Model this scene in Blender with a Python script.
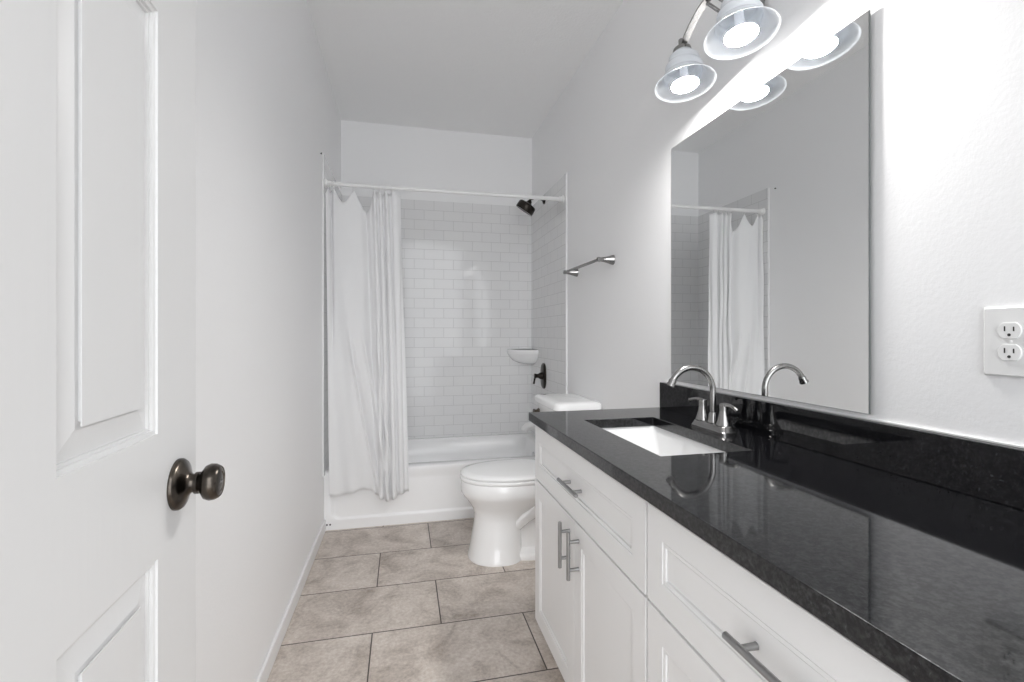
import bpy, bmesh, math
from mathutils import Vector, Matrix

PI = math.pi
S = bpy.context.scene
COL = S.collection
for o in list(bpy.data.objects):
    bpy.data.objects.remove(o)

# ------------------------------------------------------------------ camera, fill light, exposure
FPX, YAW, EYE = 473.4, 0.2271, 1.1845
cam_d = bpy.data.cameras.new('camera')
cam = bpy.data.objects.new('camera', cam_d)
COL.objects.link(cam)
cam_d.sensor_width = 36.0
cam_d.sensor_fit = 'HORIZONTAL'
cam_d.lens = FPX / 1024 * 36
cam_d.shift_y = -7.0 / 1024
cam_d.clip_start = 0.01
cam.location = (0, 0, EYE)
cam.rotation_euler = (PI / 2, 0, -YAW)
S.camera = cam

W = bpy.data.worlds.new('added_fill_light')
S.world = W
W.use_nodes = True
# added fill light without a seen source, strongest from behind through the open side
FILL_BASE, FILL, TIGHT = 0.0, 5.8, 2.5
_nt = W.node_tree
_tc = _nt.nodes.new('ShaderNodeTexCoord')
_dot = _nt.nodes.new('ShaderNodeVectorMath'); _dot.operation = 'DOT_PRODUCT'
_dot.inputs[1].default_value = Vector((0.0, -1.0, 0.38)).normalized()
_mx = _nt.nodes.new('ShaderNodeMath'); _mx.operation = 'MAXIMUM'; _mx.inputs[1].default_value = 0.0
_pw = _nt.nodes.new('ShaderNodeMath'); _pw.operation = 'POWER'; _pw.inputs[1].default_value = TIGHT
_ma = _nt.nodes.new('ShaderNodeMath'); _ma.operation = 'MULTIPLY_ADD'
_ma.inputs[1].default_value = FILL; _ma.inputs[2].default_value = FILL_BASE
_nt.links.new(_tc.outputs['Generated'], _dot.inputs[0])
_nt.links.new(_dot.outputs['Value'], _mx.inputs[0])
_nt.links.new(_mx.outputs[0], _pw.inputs[0])
_nt.links.new(_pw.outputs[0], _ma.inputs[0])
_nt.links.new(_ma.outputs[0], _nt.nodes['Background'].inputs[1])
_nt.nodes['Background'].inputs[0].default_value = (0.96, 0.98, 1.0, 1)
BULB = 335.0                                                         # strength of the two bulbs

S.view_settings.view_transform = 'Standard'
S.view_settings.look = 'None'
S.view_settings.exposure = 0.0
S.view_settings.gamma = 1.0
S.view_settings.use_curve_mapping = False
S.cycles.max_bounces = 14
S.cycles.diffuse_bounces = 8
S.cycles.glossy_bounces = 6
S.cycles.transmission_bounces = 8
S.cycles.sample_clamp_indirect = 6.0
S.cycles.caustics_reflective = False
S.cycles.caustics_refractive = False
S.cycles.use_denoising = True

# ------------------------------------------------------------------ room dimensions (metres)
XL, XR = -0.462, 1.062       # side walls
YF, YB = 0.05, 3.845         # near end of the room, back wall
YH = -1.2                    # walls, floor and ceiling extended unseen behind the camera to shape the fill light
H = 2.83
YT = 3.028                   # face of the tub
ZC = 0.88                    # worktop height
YV = 1.78                    # far end of worktop

# ------------------------------------------------------------------ materials
def new_mat(name):
    m = bpy.data.materials.new(name)
    m.use_nodes = True
    nt = m.node_tree
    return m, nt, nt.nodes['Principled BSDF']

def N(nt, typ, **kw):
    n = nt.nodes.new(typ)
    for k, v in kw.items():
        if k in n.inputs.keys():
            n.inputs[k].default_value = v
        else:
            setattr(n, k, v)
    return n

def plain(name, col, rough=0.5, metal=0.0, spec=0.5, bump=None, coat=0.0):
    m, nt, b = new_mat(name)
    b.inputs['Base Color'].default_value = (*col, 1)
    b.inputs['Roughness'].default_value = rough
    b.inputs['Metallic'].default_value = metal
    b.inputs['Specular IOR Level'].default_value = spec
    b.inputs['Coat Weight'].default_value = coat
    b.inputs['Coat Roughness'].default_value = 0.05
    # slight procedural unevenness in the finish
    tc = N(nt, 'ShaderNodeNewGeometry')
    sc, st, amount = bump if bump else (40.0, 0.02, 0.0)
    nz = N(nt, 'ShaderNodeTexNoise', Scale=sc, Detail=4.0)
    nt.links.new(tc.outputs['Position'], nz.inputs['Vector'])
    if bump:
        bp = N(nt, 'ShaderNodeBump', Strength=st, Distance=amount)
        nt.links.new(nz.outputs['Fac'], bp.inputs['Height'])
        nt.links.new(bp.outputs['Normal'], b.inputs['Normal'])
    mr = N(nt, 'ShaderNodeMapRange')
    mr.inputs['To Min'].default_value = max(0.0, rough - 0.03)
    mr.inputs['To Max'].default_value = min(1.0, rough + 0.03)
    nt.links.new(nz.outputs['Fac'], mr.inputs['Value'])
    nt.links.new(mr.outputs['Result'], b.inputs['Roughness'])
    return m

def wall_mat(name, col, rough, scale, strength, dist):
    m, nt, b = new_mat(name)
    b.inputs['Base Color'].default_value = (*col, 1)
    b.inputs['Roughness'].default_value = rough
    g = N(nt, 'ShaderNodeNewGeometry')
    n1 = N(nt, 'ShaderNodeTexNoise', Scale=scale, Detail=3.0, Roughness=0.6)
    n2 = N(nt, 'ShaderNodeTexNoise', Scale=scale * 0.18, Detail=2.0)
    nt.links.new(g.outputs['Position'], n1.inputs['Vector'])
    nt.links.new(g.outputs['Position'], n2.inputs['Vector'])
    ad = N(nt, 'ShaderNodeMath', operation='MULTIPLY_ADD')
    ad.inputs[1].default_value = 0.8
    nt.links.new(n2.outputs['Fac'], ad.inputs[0])
    nt.links.new(n1.outputs['Fac'], ad.inputs[2])
    bp = N(nt, 'ShaderNodeBump', Strength=strength, Distance=dist)
    nt.links.new(ad.outputs[0], bp.inputs['Height'])
    nt.links.new(bp.outputs['Normal'], b.inputs['Normal'])
    return m

def brick_mat(name, axes, off, bw, rh, mortar, offset, build):
    """wall or floor tiling laid out from world position; build() finishes the shading"""
    m, nt, b = new_mat(name)
    g = N(nt, 'ShaderNodeNewGeometry')
    sp = N(nt, 'ShaderNodeSeparateXYZ')
    nt.links.new(g.outputs['Position'], sp.inputs[0])
    cb = N(nt, 'ShaderNodeCombineXYZ')
    for k in (0, 1):
        a = N(nt, 'ShaderNodeMath', operation='ADD')
        a.inputs[1].default_value = off[k]
        nt.links.new(sp.outputs[axes[k]], a.inputs[0])
        nt.links.new(a.outputs[0], cb.inputs[k])
    br = N(nt, 'ShaderNodeTexBrick', offset=offset, offset_frequency=2, squash=1.0)
    br.inputs['Scale'].default_value = 1.0
    br.inputs['Mortar Size'].default_value = mortar
    br.inputs['Mortar Smooth'].default_value = 0.15
    br.inputs['Bias'].default_value = 0.0
    br.inputs['Brick Width'].default_value = bw
    br.inputs['Row Height'].default_value = rh
    nt.links.new(cb.outputs[0], br.inputs['Vector'])
    build(nt, b, br, g)
    return m

def finish_subway(nt, b, br, g):
    br.inputs['Color1'].default_value = (0.80, 0.80, 0.80, 1)
    br.inputs['Color2'].default_value = (0.785, 0.785, 0.79, 1)
    br.inputs['Mortar'].default_value = (0.60, 0.60, 0.60, 1)
    nt.links.new(br.outputs['Color'], b.inputs['Base Color'])
    b.inputs['Roughness'].default_value = 0.10
    b.inputs['Specular IOR Level'].default_value = 0.3
    inv = N(nt, 'ShaderNodeMath', operation='SUBTRACT')
    inv.inputs[0].default_value = 1.0
    nt.links.new(br.outputs['Fac'], inv.inputs[1])
    nz = N(nt, 'ShaderNodeTexNoise', Scale=9.0, Detail=1.0)
    nt.links.new(g.outputs['Position'], nz.inputs['Vector'])
    ma = N(nt, 'ShaderNodeMath', operation='MULTIPLY_ADD')
    ma.inputs[1].default_value = 0.35
    nt.links.new(nz.outputs['Fac'], ma.inputs[0])
    nt.links.new(inv.outputs[0], ma.inputs[2])
    bp = N(nt, 'ShaderNodeBump', Strength=0.5, Distance=0.0012)
    # hand-set tiles: each one leans a hair differently
    wn = N(nt, 'ShaderNodeTexWhiteNoise', noise_dimensions='3D')
    nt.links.new(br.outputs['Color'], wn.inputs['Vector'])
    sb = N(nt, 'ShaderNodeVectorMath', operation='SUBTRACT')
    sb.inputs[1].default_value = (0.5, 0.5, 0.5)
    nt.links.new(wn.outputs['Color'], sb.inputs[0])
    sc = N(nt, 'ShaderNodeVectorMath', operation='SCALE')
    sc.inputs['Scale'].default_value = 0.016
    nt.links.new(sb.outputs[0], sc.inputs[0])
    an = N(nt, 'ShaderNodeVectorMath', operation='ADD')
    nt.links.new(g.outputs['Normal'], an.inputs[0])
    nt.links.new(sc.outputs[0], an.inputs[1])
    nn = N(nt, 'ShaderNodeVectorMath', operation='NORMALIZE')
    nt.links.new(an.outputs[0], nn.inputs[0])
    nt.links.new(nn.outputs[0], bp.inputs['Normal'])
    nt.links.new(ma.outputs[0], bp.inputs['Height'])
    nt.links.new(bp.outputs['Normal'], b.inputs['Normal'])

def finish_floor(nt, b, br, g):
    br.inputs['Color1'].default_value = (0.0, 0.0, 0.0, 1)
    br.inputs['Color2'].default_value = (1.0, 1.0, 1.0, 1)
    br.inputs['Mortar'].default_value = (0.5, 0.5, 0.5, 1)
    n1 = N(nt, 'ShaderNodeTexNoise', Scale=5.5, Detail=9.0, Roughness=0.68)
    n1.inputs['Distortion'].default_value = 0.7
    # every tile gets its own piece of the stone pattern
    sc = N(nt, 'ShaderNodeVectorMath', operation='SCALE')
    sc.inputs['Scale'].default_value = 7.0
    nt.links.new(br.outputs['Color'], sc.inputs[0])
    av = N(nt, 'ShaderNodeVectorMath', operation='ADD')
    nt.links.new(sc.outputs[0], av.inputs[0])
    nt.links.new(g.outputs['Position'], av.inputs[1])
    nt.links.new(av.outputs[0], n1.inputs['Vector'])
    rp = N(nt, 'ShaderNodeValToRGB')
    e = rp.color_ramp.elements
    e[0].position, e[0].color = 0.30, (0.33, 0.277, 0.235, 1)
    e[1].position, e[1].color = 0.72, (0.70, 0.635, 0.575, 1)
    k = e.new(0.5)
    k.color = (0.55, 0.487, 0.435, 1)
    nt.links.new(n1.outputs['Fac'], rp.inputs[0])
    n2 = N(nt, 'ShaderNodeTexNoise', Scale=70.0, Detail=5.0, Roughness=0.7)
    nt.links.new(g.outputs['Position'], n2.inputs['Vector'])
    mx0 = N(nt, 'ShaderNodeMix', data_type='RGBA', blend_type='OVERLAY')
    mx0.inputs['Factor'].default_value = 0.6
    nt.links.new(rp.outputs[0], mx0.inputs['A'])
    nt.links.new(n2.outputs['Fac'], mx0.inputs['B'])
    mx = N(nt, 'ShaderNodeMix', data_type='RGBA')
    nt.links.new(br.outputs['Fac'], mx.inputs['Factor'])
    nt.links.new(mx0.outputs['Result'], mx.inputs['A'])
    mx.inputs['B'].default_value = (0.075, 0.06, 0.05, 1)
    nt.links.new(mx.outputs['Result'], b.inputs['Base Color'])
    b.inputs['Roughness'].default_value = 0.42
    inv = N(nt, 'ShaderNodeMath', operation='SUBTRACT')
    inv.inputs[0].default_value = 1.0
    nt.links.new(br.outputs['Fac'], inv.inputs[1])
    bp = N(nt, 'ShaderNodeBump', Strength=0.6, Distance=0.002)
    nt.links.new(inv.outputs[0], bp.inputs['Height'])
    nt.links.new(bp.outputs['Normal'], b.inputs['Normal'])

def granite_mat():
    """black polished stone: fine pale grains and grains that polish differently, so the sheen is mottled"""
    m, nt, b = new_mat('black_speckled_granite')
    g = N(nt, 'ShaderNodeNewGeometry')
    n1 = N(nt, 'ShaderNodeTexNoise', Scale=210.0, Detail=5.0, Roughness=0.7)
    n1.inputs['Distortion'].default_value = 0.6
    nt.links.new(g.outputs['Position'], n1.inputs['Vector'])
    rp = N(nt, 'ShaderNodeValToRGB')
    e = rp.color_ramp.elements
    e[0].position, e[0].color = 0.50, (0.004, 0.004, 0.005, 1)
    e[1].position, e[1].color = 0.76, (0.07, 0.075, 0.085, 1)
    k = e.new(0.6)
    k.color = (0.008, 0.008, 0.0095, 1)
    nt.links.new(n1.outputs['Fac'], rp.inputs[0])
    nt.links.new(rp.outputs[0], b.inputs['Base Color'])
    v = N(nt, 'ShaderNodeTexNoise', Scale=105.0, Detail=5.0, Roughness=0.8)
    nt.links.new(g.outputs['Position'], v.inputs['Vector'])
    mr = N(nt, 'ShaderNodeMapRange')
    mr.inputs['From Min'].default_value = 0.44
    mr.inputs['From Max'].default_value = 0.70
    mr.inputs['To Min'].default_value = 0.40
    mr.inputs['To Max'].default_value = 1.0
    nt.links.new(v.outputs['Fac'], mr.inputs['Value'])
    nt.links.new(mr.outputs['Result'], b.inputs['Specular IOR Level'])
    b.inputs['IOR'].default_value = 1.54
    b.inputs['Roughness'].default_value = 0.055
    return m

def bronze_mat():
    m, nt, b = new_mat('brushed_dark_bronze')
    g = N(nt, 'ShaderNodeTexCoord')
    n = N(nt, 'ShaderNodeTexNoise', Scale=30.0, Detail=3.0)
    nt.links.new(g.outputs['Object'], n.inputs['Vector'])
    rp = N(nt, 'ShaderNodeValToRGB')
    e = rp.color_ramp.elements
    e[0].position, e[0].color = 0.35, (0.045, 0.04, 0.036, 1)
    e[1].position, e[1].color = 0.75, (0.17, 0.145, 0.12, 1)
    nt.links.new(n.outputs['Fac'], rp.inputs[0])
    nt.links.new(rp.outputs[0], b.inputs['Base Color'])
    b.inputs['Metallic'].default_value = 1.0
    b.inputs['Roughness'].default_value = 0.24
    return m

def glass_shade_mat():
    m, nt, b = new_mat('frosted_white_glass')
    out = nt.nodes['Material Output']
    b.inputs['Base Color'].default_value = (0.86, 0.88, 0.90, 1)
    b.inputs['Roughness'].default_value = 0.18
    tr = N(nt, 'ShaderNodeBsdfTranslucent')
    tr.inputs[0].default_value = (0.90, 0.92, 0.95, 1)
    mx = N(nt, 'ShaderNodeMixShader')
    g = N(nt, 'ShaderNodeTexCoord')
    n = N(nt, 'ShaderNodeTexNoise', Scale=18.0, Detail=3.0)
    nt.links.new(g.outputs['Object'], n.inputs['Vector'])
    mr = N(nt, 'ShaderNodeMapRange')
    mr.inputs['To Min'].default_value = 0.25
    mr.inputs['To Max'].default_value = 0.40
    nt.links.new(n.outputs['Fac'], mr.inputs['Value'])
    nt.links.new(mr.outputs[0], mx.inputs[0])
    nt.links.new(b.outputs[0], mx.inputs[1])
    nt.links.new(tr.outputs[0], mx.inputs[2])
    nt.links.new(mx.outputs[0], out.inputs[0])
    return m

def cloth_mat():
    m, nt, b = new_mat('white_curtain_cloth')
    out = nt.nodes['Material Output']
    b.inputs['Base Color'].default_value = (0.92, 0.92, 0.925, 1)
    b.inputs['Roughness'].default_value = 0.8
    tr = N(nt, 'ShaderNodeBsdfTranslucent')
    tr.inputs[0].default_value = (0.92, 0.92, 0.925, 1)
    mx = N(nt, 'ShaderNodeMixShader')
    mx.inputs[0].default_value = 0.25
    g = N(nt, 'ShaderNodeNewGeometry')
    n = N(nt, 'ShaderNodeTexNoise', Scale=14.0, Detail=4.0)
    nt.links.new(g.outputs['Position'], n.inputs['Vector'])
    bp = N(nt, 'ShaderNodeBump', Strength=0.25, Distance=0.01)
    nt.links.new(n.outputs['Fac'], bp.inputs['Height'])
    nt.links.new(bp.outputs['Normal'], b.inputs['Normal'])
    nt.links.new(b.outputs[0], mx.inputs[1])
    nt.links.new(tr.outputs[0], mx.inputs[2])
    nt.links.new(mx.outputs[0], out.inputs[0])
    return m

def wood_paint_mat():
    """white semi-gloss paint on moulded board with a faint pressed grain along Z"""
    m, nt, b = new_mat('white_door_paint')
    b.inputs['Base Color'].default_value = (0.74, 0.74, 0.74, 1)
    b.inputs['Roughness'].default_value = 0.34
    g = N(nt, 'ShaderNodeTexCoord')
    mp = N(nt, 'ShaderNodeMapping')
    mp.inputs['Scale'].default_value = (70, 70, 4)
    n = N(nt, 'ShaderNodeTexNoise', Scale=1.0, Detail=4.0)
    n.inputs['Distortion'].default_value = 0.8
    nt.links.new(g.outputs['Object'], mp.inputs[0])
    nt.links.new(mp.outputs[0], n.inputs['Vector'])
    bp = N(nt, 'ShaderNodeBump', Strength=0.22, Distance=0.0012)
    nt.links.new(n.outputs['Fac'], bp.inputs['Height'])
    nt.links.new(bp.outputs['Normal'], b.inputs['Normal'])
    return m

def emit_mat(name, col, s):
    m, nt, b = new_mat(name)
    b.inputs['Base Color'].default_value = (*col, 1)
    b.inputs['Emission Color'].default_value = (*col, 1)
    b.inputs['Emission Strength'].default_value = s
    return m

M = {}
M['wall'] = wall_mat('painted_wall', (0.90, 0.90, 0.905), 0.55, 95, 0.12, 0.004)
M['ceiling'] = wall_mat('painted_ceiling', (0.94, 0.94, 0.94), 0.8, 70, 0.4, 0.006)
M['trim'] = plain('white_trim_paint', (0.82, 0.82, 0.82), 0.35)
M['floor'] = brick_mat('taupe_floor_tile', (0, 1), (0.117, -2.655 + 0.352 * 20), 0.614, 0.352, 0.0028, 0.5586, finish_floor)
TW, TH = 0.1555, 0.0783
M['tile_xz'] = brick_mat('white_subway_tile_back', (0, 2), (-0.556 + TW / 2 + TW * 20, -1.234 + TH * 20), TW, TH, 0.0016, 0.5, finish_subway)
M['tile_yz'] = brick_mat('white_subway_tile_side', (1, 2), (-YB + TW * 40, -1.234 + TH * 20), TW, TH, 0.0016, 0.5, finish_subway)
M['granite'] = granite_mat()
M['cabinet'] = plain('white_cabinet_paint', (0.89, 0.89, 0.89), 0.32)
M['cabinet_in'] = plain('cabinet_inside', (0.72, 0.72, 0.72), 0.6)
M['porcelain'] = plain('white_porcelain', (0.93, 0.93, 0.93), 0.07, spec=0.5, coat=0.3)
M['sink'] = plain('white_sink_china', (0.78, 0.78, 0.78), 0.09)
M['enamel'] = plain('white_tub_enamel', (0.92, 0.92, 0.925), 0.24)
M['plastic'] = plain('white_plastic', (0.82, 0.82, 0.815), 0.3)
M['seat'] = plain('white_seat_plastic', (0.93, 0.93, 0.93), 0.16)
M['chrome'] = plain('chrome', (0.72, 0.72, 0.73), 0.1, 1.0)
M['nickel'] = plain('brushed_nickel', (0.31, 0.305, 0.30), 0.24, 1.0)
M['handle'] = plain('satin_steel', (0.36, 0.36, 0.36), 0.33, 1.0)
M['bronze'] = bronze_mat()
M['black_bronze'] = plain('oil_rubbed_bronze', (0.035, 0.03, 0.027), 0.3, 0.9)
M['dark'] = plain('dark_slot', (0.02, 0.02, 0.02), 0.6)
M['mirror'] = plain('silvered_mirror_glass', (0.93, 0.94, 0.94), 0.0, 1.0)
M['mirror'].node_tree.nodes['Map Range'].inputs['To Max'].default_value = 0.0
M['mirror_edge'] = plain('ground_glass_edge', (0.12, 0.13, 0.13), 0.3)
M['shade'] = glass_shade_mat()
M['bulb'] = emit_mat('lit_bulb_dome', (1.0, 0.985, 0.965), BULB)
M['bulb_neck'] = emit_mat('faintly_lit_bulb_neck', (0.80, 0.83, 0.88), 0.3)
M['cloth'] = cloth_mat()
M['door'] = wood_paint_mat()

# ------------------------------------------------------------------ mesh helpers
def basis(d):
    d = Vector(d).normalized()
    a = Vector((0, 0, 1)) if abs(d.z) < 0.9 else Vector((1, 0, 0))
    u = d.cross(a).normalized()
    return d, u, d.cross(u).normalized()

class MB:
    def __init__(self):
        self.bm = bmesh.new()
    def box(self, x0, x1, y0, y1, z0, z1):
        v = [self.bm.verts.new((x, y, z)) for x in (x0, x1) for y in (y0, y1) for z in (z0, z1)]
        for f in ((0, 1, 3, 2), (4, 6, 7, 5), (0, 4, 5, 1), (2, 3, 7, 6), (0, 2, 6, 4), (1, 5, 7, 3)):
            self.bm.faces.new([v[i] for i in f])
        return self
    def loft(self, rings, closed=True, cap0=True, cap1=True):
        R = [[self.bm.verts.new(p) for p in r] for r in rings]
        n = len(R[0])
        for a, b in zip(R[:-1], R[1:]):
            for i in range(n if closed else n - 1):
                j = (i + 1) % n
                self.bm.faces.new((a[i], a[j], b[j], b[i]))
        if closed and cap0: self.bm.faces.new(list(reversed(R[0])))
        if closed and cap1: self.bm.faces.new(R[-1])
        return self
    def lathe(self, prof, loc=(0, 0, 0), axis=(0, 0, 1), seg=32, cap0=True, cap1=True, ripple=None):
        """prof: list of (radius, distance along axis)"""
        d, u, w = basis(axis)
        L = Vector(loc)
        rings = []
        for k, (r, h) in enumerate(prof):
            ring = []
            for i in range(seg):
                a = 2 * PI * i / seg
                rr = r * (1 + ripple(a, h)) if ripple else r
                ring.append(L + d * h + (u * math.cos(a) + w * math.sin(a)) * rr)
            rings.append(ring)
        return self.loft(rings, True, cap0, cap1)
    def cyl(self, p0, p1, r0, r1=None, seg=20):
        p0, p1 = Vector(p0), Vector(p1)
        r1 = r0 if r1 is None else r1
        return self.lathe([(r0, 0), (r1, (p1 - p0).length)], p0, p1 - p0, seg)
    def tube(self, pts, r, seg=14, caps=True):
        pts = [Vector(p) for p in pts]
        rr = r if isinstance(r, (list, tuple)) else [r] * len(pts)
        t0 = (pts[1] - pts[0]).normalized()
        _, u, _ = basis(t0)
        rings = []
        for i, p in enumerate(pts):
            t = (pts[min(i + 1, len(pts) - 1)] - pts[max(i - 1, 0)]).normalized()
            u = (u - t * u.dot(t)).normalized()
            w = t.cross(u)
            rings.append([p + (u * math.cos(2 * PI * k / seg) + w * math.sin(2 * PI * k / seg)) * rr[i] for k in range(seg)])
        return self.loft(rings, True, caps, caps)
    def sphere(self, c, r, seg=24, sq=(1, 1, 1)):
        prof = [(max(1e-4, r * math.sin(PI * k / 12)), -r * math.cos(PI * k / 12)) for k in range(13)]
        c = Vector(c)
        rings = []
        for rad, h in prof:
            rings.append([c + Vector((rad * math.cos(2 * PI * i / seg) * sq[0], rad * math.sin(2 * PI * i / seg) * sq[1], h * sq[2])) for i in range(seg)])
        return self.loft(rings)

def obj(name, mb, mat, parent=None, base=None, smooth=None, bevel=None, seg=2):
    """link one mesh object; base = world point used as its origin when it has no parent"""
    bm = mb.bm
    bmesh.ops.recalc_face_normals(bm, faces=bm.faces)
    off = Vector((0, 0, 0))
    if parent is not None:
        p = parent
        while p is not None:
            off += p.location
            p = p.parent
    elif base is not None:
        off = Vector(base)
    if off.length:
        bmesh.ops.translate(bm, verts=bm.verts, vec=-off)
    me = bpy.data.meshes.new(name)
    bm.to_mesh(me)
    bm.free()
    for m in (mat if isinstance(mat, (list, tuple)) else [mat]):
        me.materials.append(m)
    o = bpy.data.objects.new(name, me)
    COL.objects.link(o)
    if parent is not None:
        o.parent = parent
    elif base is not None:
        o.location = base
    if bevel:
        bv = o.modifiers.new('soft_edges', 'BEVEL')
        bv.width, bv.segments, bv.limit_method, bv.angle_limit = bevel, seg, 'ANGLE', math.radians(35)
    if smooth:
        me.polygons.foreach_set('use_smooth', [True] * len(me.polygons))
        if smooth < 180:
            me.set_sharp_from_angle(angle=math.radians(smooth))
    return o

def tag(o, label, cat, group=None):
    o['label'], o['category'] = label, cat
    if group: o['group'] = group
    return o

def thing(name, label, cat, loc, group=None):
    o = bpy.data.objects.new(name, None)
    COL.objects.link(o)
    o.location = loc
    o.empty_display_size = 0.05
    return tag(o, label, cat, group)

def struct(name, mb, mat, parent=None, base=None, **kw):
    o = obj(name, mb, mat, parent, base, **kw)
    o['kind'] = 'structure'
    return o

def rrect(x0, x1, y0, y1, r, z, n=6):
    pts = []
    for cx, cy, a0 in ((x1 - r, y1 - r, 0), (x0 + r, y1 - r, PI / 2), (x0 + r, y0 + r, PI), (x1 - r, y0 + r, 1.5 * PI)):
        for i in range(n + 1):
            a = a0 + PI / 2 * i / n
            pts.append(Vector((cx + r * math.cos(a), cy + r * math.sin(a), z)))
    return pts

def panel_slab(w, h, t, panels, prof):
    """board in local x (0..w) and z (0..h); face at y=0 looking to -y, back at y=t.
    panels: (x0,x1,z0,z1) mouldings; prof: nested (inset, depth) steps"""
    mb = MB(); bm = mb.bm
    xs = sorted({0, w, *[p[0] for p in panels], *[p[1] for p in panels]})
    zs = sorted({0, h, *[p[2] for p in panels], *[p[3] for p in panels]})
    V = {}
    def vert(x, y, z):
        k = (round(x, 6), round(y, 6), round(z, 6))
        if k not in V: V[k] = bm.verts.new((x, y, z))
        return V[k]
    def inside(x, z):
        return any(p[0] < x < p[1] and p[2] < z < p[3] for p in panels)
    for xa, xb in zip(xs[:-1], xs[1:]):
        for za, zb in zip(zs[:-1], zs[1:]):
            if not inside((xa + xb) / 2, (za + zb) / 2):
                bm.faces.new([vert(xa, 0, za), vert(xb, 0, za), vert(xb, 0, zb), vert(xa, 0, zb)])
            bm.faces.new([vert(xa, t, za), vert(xa, t, zb), vert(xb, t, zb), vert(xb, t, za)])
    for xa, xb in zip(xs[:-1], xs[1:]):
        bm.faces.new([vert(xa, 0, 0), vert(xa, t, 0), vert(xb, t, 0), vert(xb, 0, 0)])
        bm.faces.new([vert(xa, 0, h), vert(xb, 0, h), vert(xb, t, h), vert(xa, t, h)])
    for za, zb in zip(zs[:-1], zs[1:]):
        bm.faces.new([vert(0, 0, za), vert(0, 0, zb), vert(0, t, zb), vert(0, t, za)])
        bm.faces.new([vert(w, 0, za), vert(w, t, za), vert(w, t, zb), vert(w, 0, zb)])
    for (x0, x1, z0, z1) in panels:
        # split the outer loop on the grid lines so the seams stay closed
        prev = [vert(x0, 0, z0), vert(x1, 0, z0), vert(x1, 0, z1), vert(x0, 0, z1)]
        for ins, dep in prof:
            ring = [bm.verts.new((x0 + ins, dep, z0 + ins)), bm.verts.new((x1 - ins, dep, z0 + ins)),
                    bm.verts.new((x1 - ins, dep, z1 - ins)), bm.verts.new((x0 + ins, dep, z1 - ins))]
            for i in range(4):
                bm.faces.new((prev[i], prev[(i + 1) % 4], ring[(i + 1) % 4], ring[i]))
            prev = ring
        bm.faces.new(prev)
    return mb

def xform(mb, mat4):
    bmesh.ops.transform(mb.bm, matrix=mat4, verts=mb.bm.verts)
    return mb

# ------------------------------------------------------------------ the room
struct('floor', MB().box(XL - 0.1, XR + 0.1, YH, YB + 0.1, -0.05, 0), M['floor'])
struct('ceiling', MB().box(XL - 0.1, XR + 0.1, YH, YB + 0.1, H, H + 0.08), M['ceiling'])
struct('wall_left', MB().box(XL - 0.1, XL, YH, YB + 0.1, 0, H), M['wall'])
struct('wall_right', MB().box(XR, XR + 0.1, YH, YB + 0.1, 0, H), M['wall'])
struct('wall_back', MB().box(XL, XR, YB, YB + 0.1, 0, H), M['wall'])
YTL = 2.975
ZT = 2.25
struct('wall_back_tile', MB().box(XL + 0.009, XR - 0.009, YB - 0.009, YB, 0.34, ZT), M['tile_xz'])
struct('wall_right_tile', MB().box(XR - 0.009, XR, YTL, YB, 0.34, ZT), M['tile_yz'])
struct('wall_left_tile', MB().box(XL, XL + 0.009, YTL, YB, 0.34, ZT), M['tile_yz'])
t = MB().box(XR - 0.012, XR, YTL - 0.012, YTL, 0.345, ZT)
struct('trim_1', t, M['trim'], bevel=0.003)
struct('trim_2', MB().box(XL, XL + 0.0085, YTL - 0.008, YTL, 0.345, ZT), M['trim'], bevel=0.003)
def baseboard(name, x0, x1, y0, y1):
    struct(name, MB().box(x0, x1, y0, y1, 0, 0.07), M['trim'], bevel=0.005, seg=3)
baseboard('baseboard_left', XL, XL + 0.013, YF, YT)
baseboard('baseboard_right', XR - 0.013, XR, YV + 0.02, YT)
struct('trim_3', MB().box(XR - 0.006, XR, YF, YV, ZC + 0.1045, ZC + 0.108), M['trim'])   # caulk along the splash

# ------------------------------------------------------------------ the open door
DW, DT = 0.81, 0.035
edge = Vector((-0.3373, 0.891)); ang = PI / 2 + math.radians(2.02)
hinge = edge - Vector((math.cos(ang), math.sin(ang))) * DW
xa, xb, xc, xd = 0.137, 0.348, 0.462, 0.673
panels = [(xa, xb, 0.24, 0.859), (xc, xd, 0.24, 0.859), (xa, xb, 1.033, 1.622), (xc, xd, 1.033, 1.622), (xa, xb, 1.73, 1.91), (xc, xd, 1.73, 1.91)]
prof = [(0.0006, 0.0028), (0.0022, 0.0028), (0.006, 0.0038), (0.0062, 0.0075), (0.0095, 0.0078), (0.0097, 0.0112), (0.0115, 0.0112), (0.040, 0.0065), (0.047, 0.0068), (0.047, 0.0026), (0.0425, 0.0026), (0.0425, 0.0014)]  # steps and undercut added to the moulding to draw dark shade lines
dm = panel_slab(DW, 2.02, DT, panels, prof)
door = struct('door_1', dm, M['door'])
door.location = (hinge.x, hinge.y, 0.012)
door.rotation_euler = (0, 0, ang)
door['label'] = 'white six panel door standing open along the left wall'
door['category'] = 'door'
def dlocal(mb):       # knob pieces are laid out in the door's own frame
    return mb
def dobj(name, mb, mat, parent, **kw):
    loc = door.location.copy(); door.location = (0, 0, 0)
    o = obj(name, mb, mat, parent, **kw)
    door.location = loc
    return o
KX, KZ = DW - 0.071, 0.943
kn = MB().lathe([(0.0385, 0), (0.0385, 0.004), (0.036, 0.0075), (0.027, 0.011), (0.0185, 0.015), (0.0142, 0.019), (0.0135, 0.024), (0.0165, 0.0245), (0.0165, 0.029)], (KX, 0, KZ), (0, -1, 0), 40)
knob = dobj('door_knob', kn, M['bronze'], door, smooth=40)
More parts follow.
